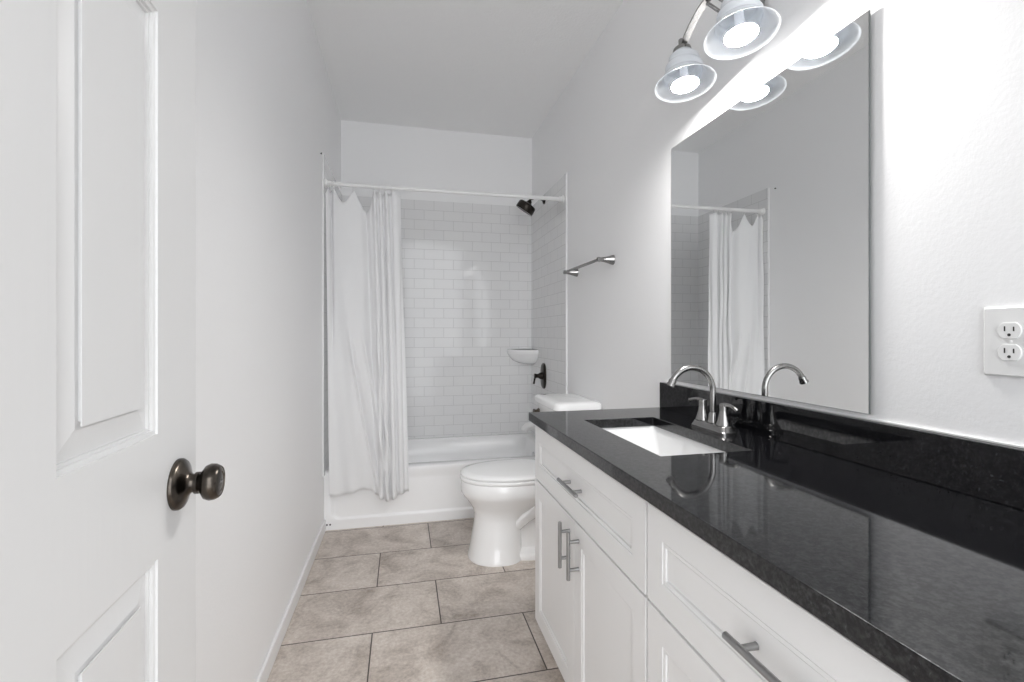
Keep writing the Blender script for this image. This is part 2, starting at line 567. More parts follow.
kb = MB().lathe([(0.0125, 0.029), (0.013, 0.032), (0.019, 0.034), (0.0255, 0.0385), (0.0278, 0.0445), (0.0272, 0.051), (0.0243, 0.0565), (0.0225, 0.0582), (0.0222, 0.0574), (0.0155, 0.0588), (0.015, 0.058), (0.009, 0.059), (0.0005, 0.0592)], (KX, 0, KZ), (0, -1, 0), 40)
dobj('grip', kb, M['bronze'], knob, smooth=40)
kl = MB().box(KX - 0.004, KX + 0.004, -0.0603, -0.0585, KZ - 0.0012, KZ + 0.0012)
dobj('lock_button', kl, M['nickel'], knob)
lp = MB().box(DW, DW + 0.0012, 0.006, 0.029, KZ - 0.028, KZ + 0.028)
dobj('latch_plate', lp, M['bronze'], door)
for hz in (0.22, 1.02, 1.80):
    hm = MB().cyl((-0.004, -0.004, hz - 0.045), (-0.004, -0.004, hz + 0.045), 0.005, seg=12)
    dobj('hinge', hm, M['bronze'], door, smooth=40)

# ------------------------------------------------------------------ vanity cabinets
FX = 0.50                                   # face of the doors and drawer fronts
R90 = Matrix.Rotation(-PI / 2, 4, 'Z')
cprof = [(0.0004, 0.0045), (0.0016, 0.0045), (0.002, 0.0015), (0.0095, 0.002), (0.0099, 0.009), (0.0120, 0.009), (0.0124, 0.005)]  # narrow deep grooves shaped in so thin lines of shade show
def bar_pull(parent, c, vertical, L):
    """bar handle on two posts; c = point on the front it is fixed to"""
    x, y, z = c
    mb = MB()
    bx = x - 0.032
    e = Vector((0, 0, 1)) if vertical else Vector((0, 1, 0))
    C = Vector((bx, y, z))
    mb.lathe([(0.0045, 0), (0.0058, 0.0012), (0.0058, L - 0.0012), (0.0045, L)], C - e * L / 2, e, 18)
    for s in (-1, 1):
        q = Vector((x, y, z)) + e * s * (L * 0.29)
        mb.lathe([(0.0062, 0), (0.0055, 0.004), (0.0048, 0.03)], q, (-1, 0, 0), 14)
    return obj('handle', mb, M['handle'], parent, smooth=40)
def front(name, parent, y_far, y_near, z0, z1):
    w, h = y_far - y_near, z1 - z0
    mb = panel_slab(w, h, 0.019, [(0.058, w - 0.058, 0.058, h - 0.058)], cprof)
    xform(mb, Matrix.Translation((FX, y_far, z0)) @ R90)
    return obj(name, mb, M['cabinet'], parent, bevel=0.0015, seg=2)
def cabinet(name, label, y_near, y_far, far_filler=0.0):
    root = thing(name, label, 'cabinet', (0.78, (y_near + y_far) / 2, 0))
    b = MB()
    T = 0.018
    X0, X1 = FX + 0.0195, XR - 0.002
    b.box(X0, X1, y_near, y_near + T, 0.083, 0.847)
    b.box(X0, X1, y_far - T, y_far, 0.083, 0.847)
    b.box(X0, X1, y_near + T, y_far - T, 0.083, 0.10)
    b.box(X1 - 0.006, X1, y_near + T, y_far - T, 0.10, 0.847)
    b.box(X0, X0 + T, y_near + T, y_far - T, 0.80, 0.847)       # rails of the face frame
    b.box(X0, X0 + T, y_near + T, y_far - T, 0.61, 0.645)
    b.box(X0, X0 + T, (y_near + y_far) / 2 - 0.02, (y_near + y_far) / 2 + 0.02, 0.10, 0.61)
    obj('carcass', b, M['cabinet'], root, bevel=0.001, seg=1)
    if y_near < 0.5:
        obj('filler_strip', MB().box(X0, X0 + T, YF + 0.004, y_near - 0.0005, 0.083, 0.847), M['cabinet'], root)
    k = MB().box(FX + 0.075, FX + 0.09, y_near, y_far, 0, 0.083)
    obj('toe_kick', k, M['cabinet'], root)
    g = 0.003
    dr = front('drawer', root, y_far - g, y_near + g, 0.632, 0.832)
    yc = (y_near + y_far) / 2
    bar_pull(dr, (FX + 0.0085, yc, 0.728), False, 0.158)
    for (a, bb, hy) in ((y_far - g, yc + 0.0015, yc + 0.038), (yc - 0.0015, y_near + g, yc - 0.038)):
        d = front('door', root, a, bb, 0.085, 0.625)
        bar_pull(d, (FX, hy, 0.54), True, 0.14)
    return root
cabinet('vanity_cabinet', 'white vanity cabinet under the sink, beside the toilet', 0.909, 1.768)
cabinet('vanity_cabinet', 'white vanity cabinet nearest the viewer, cut off by the frame at bottom', 0.192, 0.906)

# worktop with the basin cut out
SX0, SX1, SY0, SY1 = 0.628, 0.895, 1.067, 1.575
CX0 = 0.4773
cm = MB(); bm = cm.bm
xs, ys = [CX0, SX0, SX1, XR - 0.001], [YF + 0.002, SY0, SY1, YV]
for z in (ZC - 0.032, ZC):
    g = [[bm.verts.new((x, y, z)) for y in ys] for x in xs]
    for i in range(3):
        for j in range(3):
            if not (i == 1 and j == 1):
                bm.faces.new((g[i][j], g[i + 1][j], g[i + 1][j + 1], g[i][j + 1]))
    if z < ZC: lo = g
    else: hi = g
def side(a, b): bm.faces.new((lo[a[0]][a[1]], lo[b[0]][b[1]], hi[b[0]][b[1]], hi[a[0]][a[1]]))
for k in range(3):
    side((k, 0), (k + 1, 0)); side((k, 3), (k + 1, 3)); side((0, k), (0, k + 1)); side((3, k), (3, k + 1))
side((1, 1), (2, 1)); side((1, 2), (2, 2)); side((1, 1), (1, 2)); side((2, 1), (2, 2))
tag(obj('countertop', cm, M['granite'], base=(0.77, 0.92, ZC - 0.032), bevel=0.002, seg=3), 'glossy black speckled granite worktop on the white vanity cabinets', 'countertop')
bs = MB().box(XR - 0.021, XR - 0.001, YF + 0.002, YV, ZC + 0.0003, ZC + 0.104)
tag(obj('backsplash', bs, M['granite'], base=(XR - 0.01, 0.92, ZC), bevel=0.0015, seg=2), 'low black granite backsplash strip under the mirror', 'backsplash')

# undermount basin
sink = thing('sink', 'white rectangular undermount sink set in the black worktop', 'sink', (0.76, 1.32, 0.70))
e = 0.006
zr = ZC - 0.0325
rings = [rrect(SX0 - 0.025, SX1 + 0.025, SY0 - 0.025, SY1 + 0.025, 0.03, zr - 0.012),
         rrect(SX0 - 0.025, SX1 + 0.025, SY0 - 0.025, SY1 + 0.025, 0.03, zr),
         rrect(SX0 - e, SX1 + e, SY0 - e, SY1 + e, 0.02, zr),
         rrect(SX0 + 0.002, SX1 - 0.002, SY0 + 0.006, SY1 - 0.006, 0.022, zr - 0.02),
         rrect(SX0 + 0.012, SX1 - 0.012, SY0 + 0.05, SY1 - 0.05, 0.03, zr - 0.10),
         rrect(SX0 + 0.022, SX1 - 0.022, SY0 + 0.065, SY1 - 0.065, 0.04, zr - 0.122),
         rrect(SX0 + 0.05, SX1 - 0.05, SY0 + 0.10, SY1 - 0.10, 0.05, zr - 0.13)]
obj('basin', MB().loft(rings, True, False, True), M['sink'], sink, smooth=50)
obj('drain', MB().lathe([(0.022, 0), (0.022, 0.003), (0.016, 0.004), (0.015, 0.002), (0.0005, 0.003)], (0.76, 1.32, zr - 0.130), (0, 0, 1), 24), M['chrome'], sink, smooth=40)

# faucet
FXC, FYC = 0.958, 1.318
fa = thing('faucet', 'brushed nickel two handle gooseneck faucet behind the sink', 'faucet', (FXC, FYC, ZC))
pl = []
for (gx, gy, z) in ((0.029, 0.083, 0.0), (0.029, 0.083, 0.007), (0.026, 0.080, 0.0105), (0.022, 0.076, 0.022), (0.019, 0.073, 0.0245)):
    pl.append(rrect(FXC - gx, FXC + gx, FYC - gy, FYC + gy, min(gx - 0.001, 0.016), ZC + z + 0.0004))
obj('base_plate', MB().loft(pl), M['nickel'], fa, smooth=40)
R = 0.0755
zb = ZC + 0.024; zc = 1.004
pts = [(FXC, FYC, zb + (zc - zb) * k / 4) for k in range(5)]
for k in range(1, 19):
    a = math.radians(152) * k / 18
    pts.append((FXC - R + R * math.cos(a), FYC, zc + R * math.sin(a)))
a = math.radians(152)
endp = Vector(pts[-1]); tdir = Vector((-math.sin(a), 0, math.cos(a)))
sp_m = MB().tube(pts, 0.0092, 16)
sp_m.lathe([(0.0165, 0), (0.0165, 0.006), (0.014, 0.012), (0.0118, 0.03), (0.0098, 0.034)], (FXC, FYC, zb - 0.001), (0, 0, 1), 24)
spout = obj('spout', sp_m, M['nickel'], fa, smooth=50)
obj('aerator', MB().lathe([(0.0098, -0.004), (0.0118, 0.0), (0.0115, 0.008), (0.0138, 0.014), (0.0140, 0.018), (0.012, 0.0185), (0.0005, 0.0175)], endp, tdir, 20), M['nickel'], spout, smooth=40)
for s in (1, -1):
    y = FYC + s * 0.0515
    hb = MB().lathe([(0.0225, 0), (0.0225, 0.004), (0.019, 0.012), (0.0145, 0.03), (0.0118, 0.048), (0.0128, 0.058), (0.012, 0.066), (0.004, 0.0685), (0.0005, 0.0688)], (FXC, y, zb), (0, 0, 1), 26)
    hd = obj('faucet_handle', hb, M['nickel'], fa, smooth=40)
    d = Vector((-0.12 if s > 0 else -0.05, s, 0)).normalized()
    p0 = Vector((FXC, y, zb + 0.060))
    path = [p0 - d * 0.008, p0 + d * 0.012 + Vector((0, 0, 0.004)), p0 + d * 0.03 + Vector((0, 0, 0.005)), p0 + d * 0.05 + Vector((0, 0, 0.001)), p0 + d * 0.062 + Vector((0, 0, -0.004)), p0 + d * 0.065 + Vector((0, 0, -0.006))]
    obj('lever', MB().tube(path, [0.006, 0.0072, 0.0056, 0.0052, 0.006, 0.003], 12), M['nickel'], hd, smooth=60)

# ------------------------------------------------------------------ mirror, outlet
MT = -0.0105
mir = thing('mirror', 'large frameless wall mirror above the black backsplash', 'mirror', (1.054, 1.30, 0.999))
def mx(y): return 1.0535 + 0.0105 * (y - 1.35)
y0, y1, z0, z1 = 0.879, 1.719, 0.999, 1.933
def mplate(o0, o1, ins):
    m = MB()
    ring = lambda o: [Vector((mx(y) + o, y, z)) for y, z in ((y0 + ins, z0 + ins), (y1 - ins, z0 + ins), (y1 - ins, z1 - ins), (y0 + ins, z1 - ins))]
    return m.loft([ring(o0), ring(o1)])
obj('glass', mplate(0.0, 0.0004, 0.0008), M['mirror'], mir)
obj('backing', mplate(0.0006, 0.005, 0.0), M['mirror_edge'], mir)

out = thing('wall_outlet', 'white double power outlet on the wall above the backsplash', 'outlet', (XR, 0.6225, 1.108))
OY, OZ = 0.6225, 1.171
pr = [[Vector((XR - d, p.x, p.y)) for p in rrect(OY - 0.041 + i, OY + 0.041 - i, OZ - 0.063 + i, OZ + 0.063 - i, 0.003, 0)] for d, i in ((0.0, 0), (0.004, 0), (0.0065, 0.003))]
obj('cover_plate', MB().loft(pr), M['plastic'], out, smooth=30)
for dz in (0.0195, -0.0195):
    zc_ = OZ + dz
    rg = []
    for d, sc_ in ((0.0064, 1.0), (0.0082, 1.0), (0.009, 0.96)):
        rg.append([])
        for k in range(32):
            aa = 2 * PI * k / 32
            yy = 0.0172 * math.cos(aa); zz = max(-0.0142, min(0.0142, 0.0172 * math.sin(aa)))
            rg[-1].append(Vector((XR - d, OY + yy * sc_, zc_ + zz * sc_)))
    rc = obj('receptacle', MB().loft(rg), M['plastic'], out, smooth=30)
    sm = MB()
    sm.box(XR - 0.0094, XR - 0.0085, OY + 0.0055, OY + 0.0075, zc_ - 0.001, zc_ + 0.008)
    sm.box(XR - 0.0094, XR - 0.0085, OY - 0.0075, OY - 0.0055, zc_ - 0.001, zc_ + 0.007)
    sm.lathe([(0.0026, 0), (0.0026, 0.0009)], (XR - 0.0085, OY, zc_ - 0.0075), (-1, 0, 0), 14)
    obj('slots', sm, M['dark'], rc)
obj('screw', MB().lathe([(0.0032, 0), (0.003, 0.0012), (0.0005, 0.0016)], (XR - 0.0064, OY, OZ), (-1, 0, 0), 14), M['plastic'], out, smooth=40)

# ------------------------------------------------------------------ vanity light
LX, LZ, LR = 0.92, 2.018, 0.098
lys = (1.412, 1.1427)
UP = Vector((0, math.sin(math.radians(8)), math.cos(math.radians(8))))     # the shades lean a little
LC = 1.277
vl = thing('vanity_light', 'two lamp wall light with flared frosted glass shades over the mirror', 'wall light', (XR, LC, 2.07))
bpm = MB().lathe([(0.062, 0), (0.062, 0.008), (0.052, 0.02), (0.03, 0.03), (0.018, 0.034), (0.0005, 0.035)], (XR, LC, 2.20), (-1, 0, 0), 36)
obj('wall_plate', bpm, M['nickel'], vl, smooth=40)
# the arched flat bar that carries the shades
arch = []
for k in range(33):
    u = -1 + 2 * k / 32
    arch.append((LC + u * 0.142, 2.222 - 0.062 * abs(u) ** 1.9))
am = MB(); rings = []
for i, (y, z) in enumerate(arch):
    a, b_ = arch[max(i - 1, 0)], arch[min(i + 1, 32)]
    tv = Vector((0, b_[0] - a[0], b_[1] - a[1])).normalized(); nv = Vector((0, -tv.z, tv.y))
    c = Vector((LX, y, z))
    rings.append([c + Vector((-0.011, 0, 0)) - nv * 0.003, c + Vector((0.011, 0, 0)) - nv * 0.003, c + Vector((0.011, 0, 0)) + nv * 0.003, c + Vector((-0.011, 0, 0)) + nv * 0.003])
obj('arched_bar', am.loft(rings), M['nickel'], vl, smooth=30)
br_ = MB()
for dy in (0.018, -0.018):
    br_.tube([(LX, LC + dy, 2.212), (0.97, LC + dy, 2.19), (XR - 0.02, LC + dy, 2.19)], 0.0055, 10)
obj('bracket', br_, M['nickel'], vl, smooth=50)
obj('finial', MB().lathe([(0.0005, 0), (0.004, 0.004), (0.009, 0.025), (0.012, 0.042), (0.010, 0.05), (0.006, 0.058)], (XR - 0.016, 1.205, 2.135), (0, 0.35, 1), 20), M['nickel'], vl, smooth=50)
sprof = [(0.0980, 0.0), (0.0955, 0.0025), (0.086, 0.010), (0.075, 0.021), (0.066, 0.034), (0.0605, 0.048), (0.057, 0.062), (0.053, 0.077), (0.048, 0.091), (0.041, 0.104), (0.033, 0.114), (0.026, 0.120)]
inner = [(r - 0.003, h + 0.0006) for r, h in sprof]
def swirl(a, h):
    f = min(1.0, max(0.0, (h - 0.02) / 0.02)) * min(1.0, max(0.0, (0.122 - h) / 0.02))
    return 0.06 * f * math.sin(1.0 * a + h * 2 * PI / 0.034)
for y in lys:
    hm = MB().lathe([(0.030, -0.012), (0.031, 0.0), (0.029, 0.010), (0.018, 0.018), (0.010, 0.022), (0.009, max(0.03, 0.045))], Vector((LX, y, LZ)) + UP * 0.120, UP, 28)
    hol = obj('lamp_holder', hm, M['nickel'], vl, smooth=40)
    sh = MB()
    fine = []
    for (r0, h0), (r1, h1) in zip(sprof[:-1], sprof[1:]):
        for k in range(3):
            fine.append((r0 + (r1 - r0) * k / 3, h0 + (h1 - h0) * k / 3))
    fine.append(sprof[-1])
    loop = [(r - 0.003, h + 0.0006) for r, h in reversed(fine)] + fine
    sh.lathe(loop, (LX, y, LZ), UP, 56, False, False, swirl)
    shade = obj('lamp_shade', sh, M['shade'], hol, smooth=60)
    nk = MB().lathe([(0.0438, -0.0012), (0.0445, 0.0), (0.0445, 0.003), (0.030, 0.008), (0.018, 0.018), (0.013, 0.035), (0.012, 0.070), (0.012, 0.115)], (LX, y, LZ), UP, 28)
    bulb = obj('bulb', nk, M['bulb_neck'], hol, smooth=60)
    dm_ = MB().lathe([(0.0005, -0.0052), (0.014, -0.0048), (0.026, -0.0038), (0.036, -0.0026), (0.0437, -0.0012)], (LX, y, LZ), UP, 28)
    obj('bulb_dome', dm_, M['bulb'], hol, smooth=60)

# ------------------------------------------------------------------ towel bar
TB = thing('towel_bar', 'brushed nickel towel bar on the right wall above the toilet', 'towel bar', (XR, 2.53, 1.54))
TZ, TBX = 1.568, XR - 0.078
for y in (2.27, 2.79):
    pm = MB().lathe([(0.026, 0), (0.025, 0.006), (0.019, 0.026), (0.0135, 0.05), (0.011, 0.068), (0.0125, 0.078), (0.0115, 0.088), (0.0005, 0.091)], (XR, y, TZ), (-1, 0, 0), 24)
    obj('post', pm, M['nickel'], TB, smooth=40)
obj('bar', MB().cyl((TBX, 2.262, TZ), (TBX, 2.798, TZ), 0.0082, seg=18), M['nickel'], TB, smooth=40)

tag(obj('nail', MB().lathe([(0.0025, -0.004), (0.0025, 0.006), (0.0055, 0.0065), (0.005, 0.009), (0.0005, 0.0095)], (XL, 2.905, 2.225), (1, 0, 0), 14), M['dark'], base=(XL, 2.905, 2.225), smooth=40), 'tiny dark nail in the left wall above the curtain rod', 'nail')

# ------------------------------------------------------------------ bathtub
tub = thing('bathtub', 'white alcove bathtub across the end of the room', 'bathtub', (0.3, YT, 0))
bx0, bx1, by0, by1, bz = XL + 0.001, XR - 0.001, YT, YB - 0.001, 0.356
tm = MB()
rings = [rrect(bx0, bx1, by0 + 0.002, by1, 0.004, bz - 0.012), rrect(bx0 + 0.001, bx1 - 0.001, by0 + 0.005, by1 - 0.001, 0.005, bz - 0.004),
         rrect(bx0 + 0.004, bx1 - 0.004, by0 + 0.012, by1 - 0.004, 0.006, bz),
         rrect(bx0 + 0.075, bx1 - 0.075, by0 + 0.085, by1 - 0.06, 0.10, bz),
         rrect(bx0 + 0.083, bx1 - 0.083, by0 + 0.093, by1 - 0.067, 0.10, bz - 0.006),
         rrect(bx0 + 0.12, bx1 - 0.10, by0 + 0.115, by1 - 0.09, 0.11, bz - 0.12),
         rrect(bx0 + 0.17, bx1 - 0.12, by0 + 0.14, by1 - 0.11, 0.12, bz - 0.25),
         rrect(bx0 + 0.22, bx1 - 0.16, by0 + 0.18, by1 - 0.15, 0.12, bz - 0.285),
         rrect(bx0 + 0.30, bx1 - 0.24, by0 + 0.24, by1 - 0.21, 0.11, bz - 0.29)]
tm.loft(rings, True, False, True)
obj('basin', tm, M['enamel'], tub, smooth=60)
# apron: a sheet with a shallow pressed panel
ap = MB(); bm = ap.bm
def sd(x, z, x0, x1, z0, z1, r):
    qx = abs(x - (x0 + x1) / 2) - (x1 - x0) / 2 + r
    qz = abs(z - (z0 + z1) / 2) - (z1 - z0) / 2 + r
    return math.hypot(max(qx, 0), max(qz, 0)) + min(max(qx, qz), 0) - r
nx, nz_ = 200, 70
grid = []
for i in range(nx + 1):
    col = []
    x = bx0 + (bx1 - bx0) * i / nx
    for j in range(nz_ + 1):
        z = (bz - 0.010) * j / nz_
        d = sd(x, z, bx0 + 0.045, bx1 - 0.045, 0.062, bz + 0.2, 0.05)
        s = min(1, max(0, (-d + 0.004) / 0.012)); s = s * s * (3 - 2 * s)
        s2 = min(1, max(0, (bz - 0.012 - z) / 0.07)); s2 = s2 * s2 * (3 - 2 * s2)
        col.append(bm.verts.new((x, by0 + 0.002 + 0.010 * s * s2, z)))
    grid.append(col)
for i in range(nx):
    for j in range(nz_):
        bm.faces.new((grid[i][j], grid[i + 1][j], grid[i + 1][j + 1], grid[i][j + 1]))
obj('apron', ap, M['enamel'], tub, smooth=180)
for sx in (-0.444, -0.426):
    o = obj('screw', MB().lathe([(0.005, -0.002), (0.005, 0.002), (0.003, 0.0035), (0.0005, 0.0035)], (sx, by0 + 0.002, 0.034), (0, -1, 0), 14), M['dark'], tub, smooth=40)
    o['label'] = 'small dark screw head at the foot of the tub'
obj('overflow_plate', MB().lathe([(0.036, 0), (0.034, 0.006), (0.01, 0.009), (0.0005, 0.009)], (bx1 - 0.102, 3.44, 0.26), (-1, 0, 0.12), 24), M['chrome'], tub, smooth=40)

XT = XR - 0.009
tsm = MB().tube([(XT - 0.001, 3.44, 0.50), (XT - 0.04, 3.44, 0.502), (XT - 0.10, 3.44, 0.50), (XT - 0.145, 3.44, 0.492), (XT - 0.165, 3.44, 0.475), (XT - 0.168, 3.44, 0.462)], [0.029, 0.027, 0.025, 0.024, 0.022, 0.02], 18)
tag(obj('tub_spout', tsm, M['plastic'], base=(XT, 3.44, 0.50), smooth=50), 'white tub spout on the tiled right wall over the bathtub', 'tub spout')

VY, VZ = 3.475, 0.865
va = thing('shower_valve', 'dark bronze shower valve plate with lever on the tiled wall', 'shower valve', (XT, VY, VZ - 0.095))
rg = []
for d, sc_ in ((0.0, 1.0), (0.004, 1.0), (0.010, 0.93), (0.014, 0.7), (0.015, 0.02)):
    rg.append([Vector((XT - d, VY + 0.066 * sc_ * math.copysign(abs(math.cos(q)) ** 0.75, math.cos(q)), VZ + 0.098 * sc_ * math.copysign(abs(math.sin(q)) ** 0.75, math.sin(q)))) for q in [2 * PI * k / 40 for k in range(40)]])
obj('escutcheon', MB().loft(rg), M['black_bronze'], va, smooth=40)
lv = MB().lathe([(0.03, 0.012), (0.026, 0.03), (0.016, 0.045), (0.015, 0.058), (0.018, 0.062), (0.018, 0.075), (0.0005, 0.078)], (XT, VY, VZ), (-1, 0, 0), 24)
lv.tube([(XT - 0.068, VY, VZ + 0.018), (XT - 0.070, VY, VZ - 0.01), (XT - 0.076, VY, VZ - 0.04), (XT - 0.080, VY, VZ - 0.06)], [0.007, 0.008, 0.007, 0.009], 12)
obj('lever', lv, M['black_bronze'], va, smooth=50)

SYH = 3.46
shw = thing('wall_shower', 'dark bronze shower head on an arm from the tiled wall', 'shower head', (XT, SYH, 2.19))
ar = MB().lathe([(0.032, 0), (0.03, 0.006), (0.016, 0.014), (0.0005, 0.015)], (XT, SYH, 2.205), (-1, 0, 0), 24)
ar.tube([(XT - 0.005, SYH, 2.205), (XT - 0.04, SYH, 2.215), (XT - 0.075, SYH, 2.216), (XT - 0.105, SYH, 2.205), (XT - 0.125, SYH, 2.185)], 0.009, 12)
obj('shower_arm', ar, M['black_bronze'], shw, smooth=50)
axis = Vector((-0.5, 0.26, -0.82)).normalized()
ctr = Vector((0.905, SYH, 2.135))
ar = MB().lathe([(0.012, -0.066), (0.017, -0.06), (0.019, -0.05), (0.026, -0.042), (0.060, -0.036), (0.069, -0.029), (0.071, -0.02), (0.072, 0.018), (0.069, 0.024), (0.058, 0.024), (0.056, 0.022), (0.0005, 0.023)], ctr, axis, 32)
obj('spray_head', ar, M['black_bronze'], shw, smooth=40)

# corner shelf
CS = MB(); bm = CS.bm
cx, cy = XT, YB - 0.009
def arc(rx, ry, z, n=14):
    p = [Vector((cx - 0.0005, cy - 0.0005, z))]
    for k in range(n + 1):
        a = PI / 2 * k / n
        p.append(Vector((cx - 0.0005 - (rx * math.cos(a)), cy - 0.0005 - (ry * math.sin(a)), z)))
    return p
csr = [arc(0.06, 0.06, 0.935), arc(0.11, 0.11, 0.945), arc(0.16, 0.16, 0.967), arc(0.190, 0.195, 0.998), arc(0.202, 0.207, 1.018), arc(0.207, 0.212, 1.024), arc(0.210, 0.215, 1.055), arc(0.205, 0.21, 1.058), arc(0.192, 0.196, 1.058), arc(0.188, 0.192, 1.046)]
tag(obj('corner_shelf', CS.loft(csr), M['porcelain'], base=(cx, cy, 0.935), smooth=35), 'white ceramic quarter round shelf in the tiled shower corner', 'shelf')

# ------------------------------------------------------------------ curtain rod, rings, curtain
RY, RZ = 3.024, 2.09
rod = thing('curtain_rod', 'white shower curtain rod across the tub alcove', 'curtain rod', (0.3, RY, RZ))
obj('pole', MB().cyl((XL + 0.010, RY, RZ), (XT - 0.001, RY, RZ), 0.0128, seg=20), M['plastic'], rod, smooth=40)
for x, s in ((XL + 0.009, 1), (XT, -1)):
    obj('end_cap', MB().lathe([(0.026, 0), (0.025, 0.008), (0.0175, 0.014), (0.0165, 0.03), (0.013, 0.031)], (x, RY, RZ), (s, 0, 0), 24), M['plastic'], rod, smooth=40)
rings_x = [-0.436, -0.405, -0.2935, -0.172, -0.138, -0.104, -0.066]
ring_lab = ['next to the left wall end cap', 'second from the left wall', 'between the two sagging gaps in the curtain', 'right of the wider sagging gap in the curtain', 'second of the four bunched at right', 'third of the four bunched at right', 'at the free right edge of the curtain']
first = None
RR = 0.0215
for x, l in zip(rings_x, ring_lab):
    if first is None:
        rt = MB()
        pts = [(x + 0.004 * math.sin(2 * PI * k / 28), RY - RR * 0.9 * math.sin(2 * PI * k / 28), RZ - 0.0075 + RR * math.cos(2 * PI * k / 28)) for k in range(29)]
        rt.tube(pts, 0.0022, 8)
        o = first = obj('curtain_ring', rt, M['plastic'], base=(x, RY, RZ - 0.0285), smooth=60)
    else:
        o = first.copy(); COL.objects.link(o); o.location = (x, RY, RZ - 0.0285)
    tag(o, 'small white curtain ring on the rod, ' + l, 'curtain ring', 'rings of the shower curtain')

def lerp(a, b, t): return a + (b - a) * t
def interp(x, P):
    for (a, va_), (b, vb_) in zip(P[:-1], P[1:]):
        if x <= b:
            t = (x - a) / (b - a) if b > a else 0
            t = min(1, max(0, t)); return lerp(va_, vb_, t)
    return P[-1][1]
def smooth_interp(x, P):
    for (a, va_), (b, vb_) in zip(P[:-1], P[1:]):
        if x <= b:
            t = min(1, max(0, (x - a) / (b - a))); t = t * t * (3 - 2 * t); return lerp(va_, vb_, t)
    return P[-1][1]
cu = MB(); bm = cu.bm
nu, nv = 260, 90
TOPX = [(0, -0.452), (0.04, -0.437), (0.12, -0.405), (0.40, -0.2935), (0.66, -0.172), (0.76, -0.138), (0.86, -0.104), (0.95, -0.066), (1.0, -0.014)]
BOTX = [(0, -0.421), (0.04, -0.414), (0.12, -0.382), (0.40, -0.255), (0.66, -0.125), (0.76, -0.085), (0.86, -0.04), (0.95, 0.002), (1.0, 0.034)]
SAG = [(0.0, 0.04, 0.03, 0), (0.04, 0.12, 0.014, 0.5), (0.12, 0.40, 0.082, 0.5), (0.40, 0.66, 0.125, 0.66), (0.66, 0.76, 0.014, 0.5), (0.76, 0.86, 0.014, 0.5), (0.86, 0.95, 0.014, 0.5), (0.95, 1.0001, 0.010, 1)]
def drop(s):
    """how far the top hem hangs below its rings"""
    for a, b, d, pk in SAG:
        if a <= s <= b:
            t = (s - a) / (b - a)
            u = t / pk if t < pk else ((1 - t) / (1 - pk) if pk < 1 else 1)
            return d * math.sin(u * PI / 2) ** 1.25
    return 0.0
BOT = [(0, 0.225), (0.12, 0.215), (0.30, 0.235), (0.45, 0.255), (0.53, 0.245), (0.60, 0.205), (0.70, 0.180), (0.80, 0.172), (0.88, 0.205), (1.0, 0.215)]
Cg = []
for i in range(nu + 1):
    s = i / nu
    col = []
    ztop = RZ - 0.030 - drop(s)
    zbot = smooth_interp(s, BOT)
    for j in range(nv + 1):
        v = j / nv
        z = lerp(ztop, zbot, v)
        hh = (RZ - z) / 1.9
        x = lerp(interp(s, TOPX), interp(s, BOTX), hh ** 0.9)
        y = lerp(RY - 0.006, 2.972, min(1, hh * 1.25))
        # pleats bunched at the right, soft waves on the left
        amp_r = smooth_interp(s, [(0, 0), (0.58, 0.0), (0.68, 1), (1.0, 1)])
        ph = (s - 0.66) / 0.0975 * 2 * PI + 0.9 * math.sin(hh * 3.1 + s * 5)
        fade = smooth_interp(hh, [(0, 1.0), (0.25, 0.9), (0.6, 0.55), (1, 0.75)])
        y += -amp_r * lerp(0.012, 0.022, min(1, hh * 1.6)) * fade * (math.cos(ph) + 0.5 * math.sin(0.5 * ph + 1.0))
        x += amp_r * 0.008 * fade * math.sin(2 * ph) * min(1, hh * 3)
        amp_l = 1 - amp_r
        y += amp_l * 0.014 * math.sin(s * 13 + 0.6 - hh * 0.8) * min(1, hh * 2 + 0.2)
        # deep fold under the wide sag, running down
        g = math.exp(-((s - lerp(0.545, 0.60, hh)) / lerp(0.04, 0.055, hh)) ** 2)
        y += 0.032 * g * smooth_interp(hh, [(0, 0.4), (0.15, 1), (0.7, 0.9), (1, 0.5)])
        # first fold turned back beside the wall
        y += 0.03 * math.exp(-((s - 0.075) / 0.025) ** 2) * smooth_interp(hh, [(0, 1), (0.35, 0.8), (0.6, 0.0), (1, 0.0)])
        # slanting creases that gather low at the right
        for s0, s1, w, am_ in ((0.28, 0.64, 0.026, 0.020), (0.46, 0.76, 0.022, 0.020), (0.62, 0.84, 0.018, 0.014)):
            tt = min(1, max(0, (hh - 0.42) / 0.58))
            y -= am_ * math.exp(-((s - lerp(s0, s1, tt)) / w) ** 2) * smooth_interp(tt, [(0, 0), (0.25, 1), (1, 1.3)])
        y += 0.004 * math.sin(s * 31 + z * 7) * amp_l * hh + 0.003 * math.sin(z * 11 + s * 9)
        col.append(bm.verts.new((x, min(y, 3.022 if z < 0.40 else 9), z)))
    Cg.append(col)
for i in range(nu):
    for j in range(nv):
        bm.faces.new((Cg[i][j], Cg[i + 1][j], Cg[i + 1][j + 1], Cg[i][j + 1]))
cur = obj('shower_curtain', cu, M['cloth'], base=(-0.21, RY, 0.2), smooth=180)
sol = cur.modifiers.new('cloth_thickness', 'SOLIDIFY'); sol.thickness = 0.0012
tag(cur, 'white cloth shower curtain drawn to the left side of the tub', 'shower curtain')

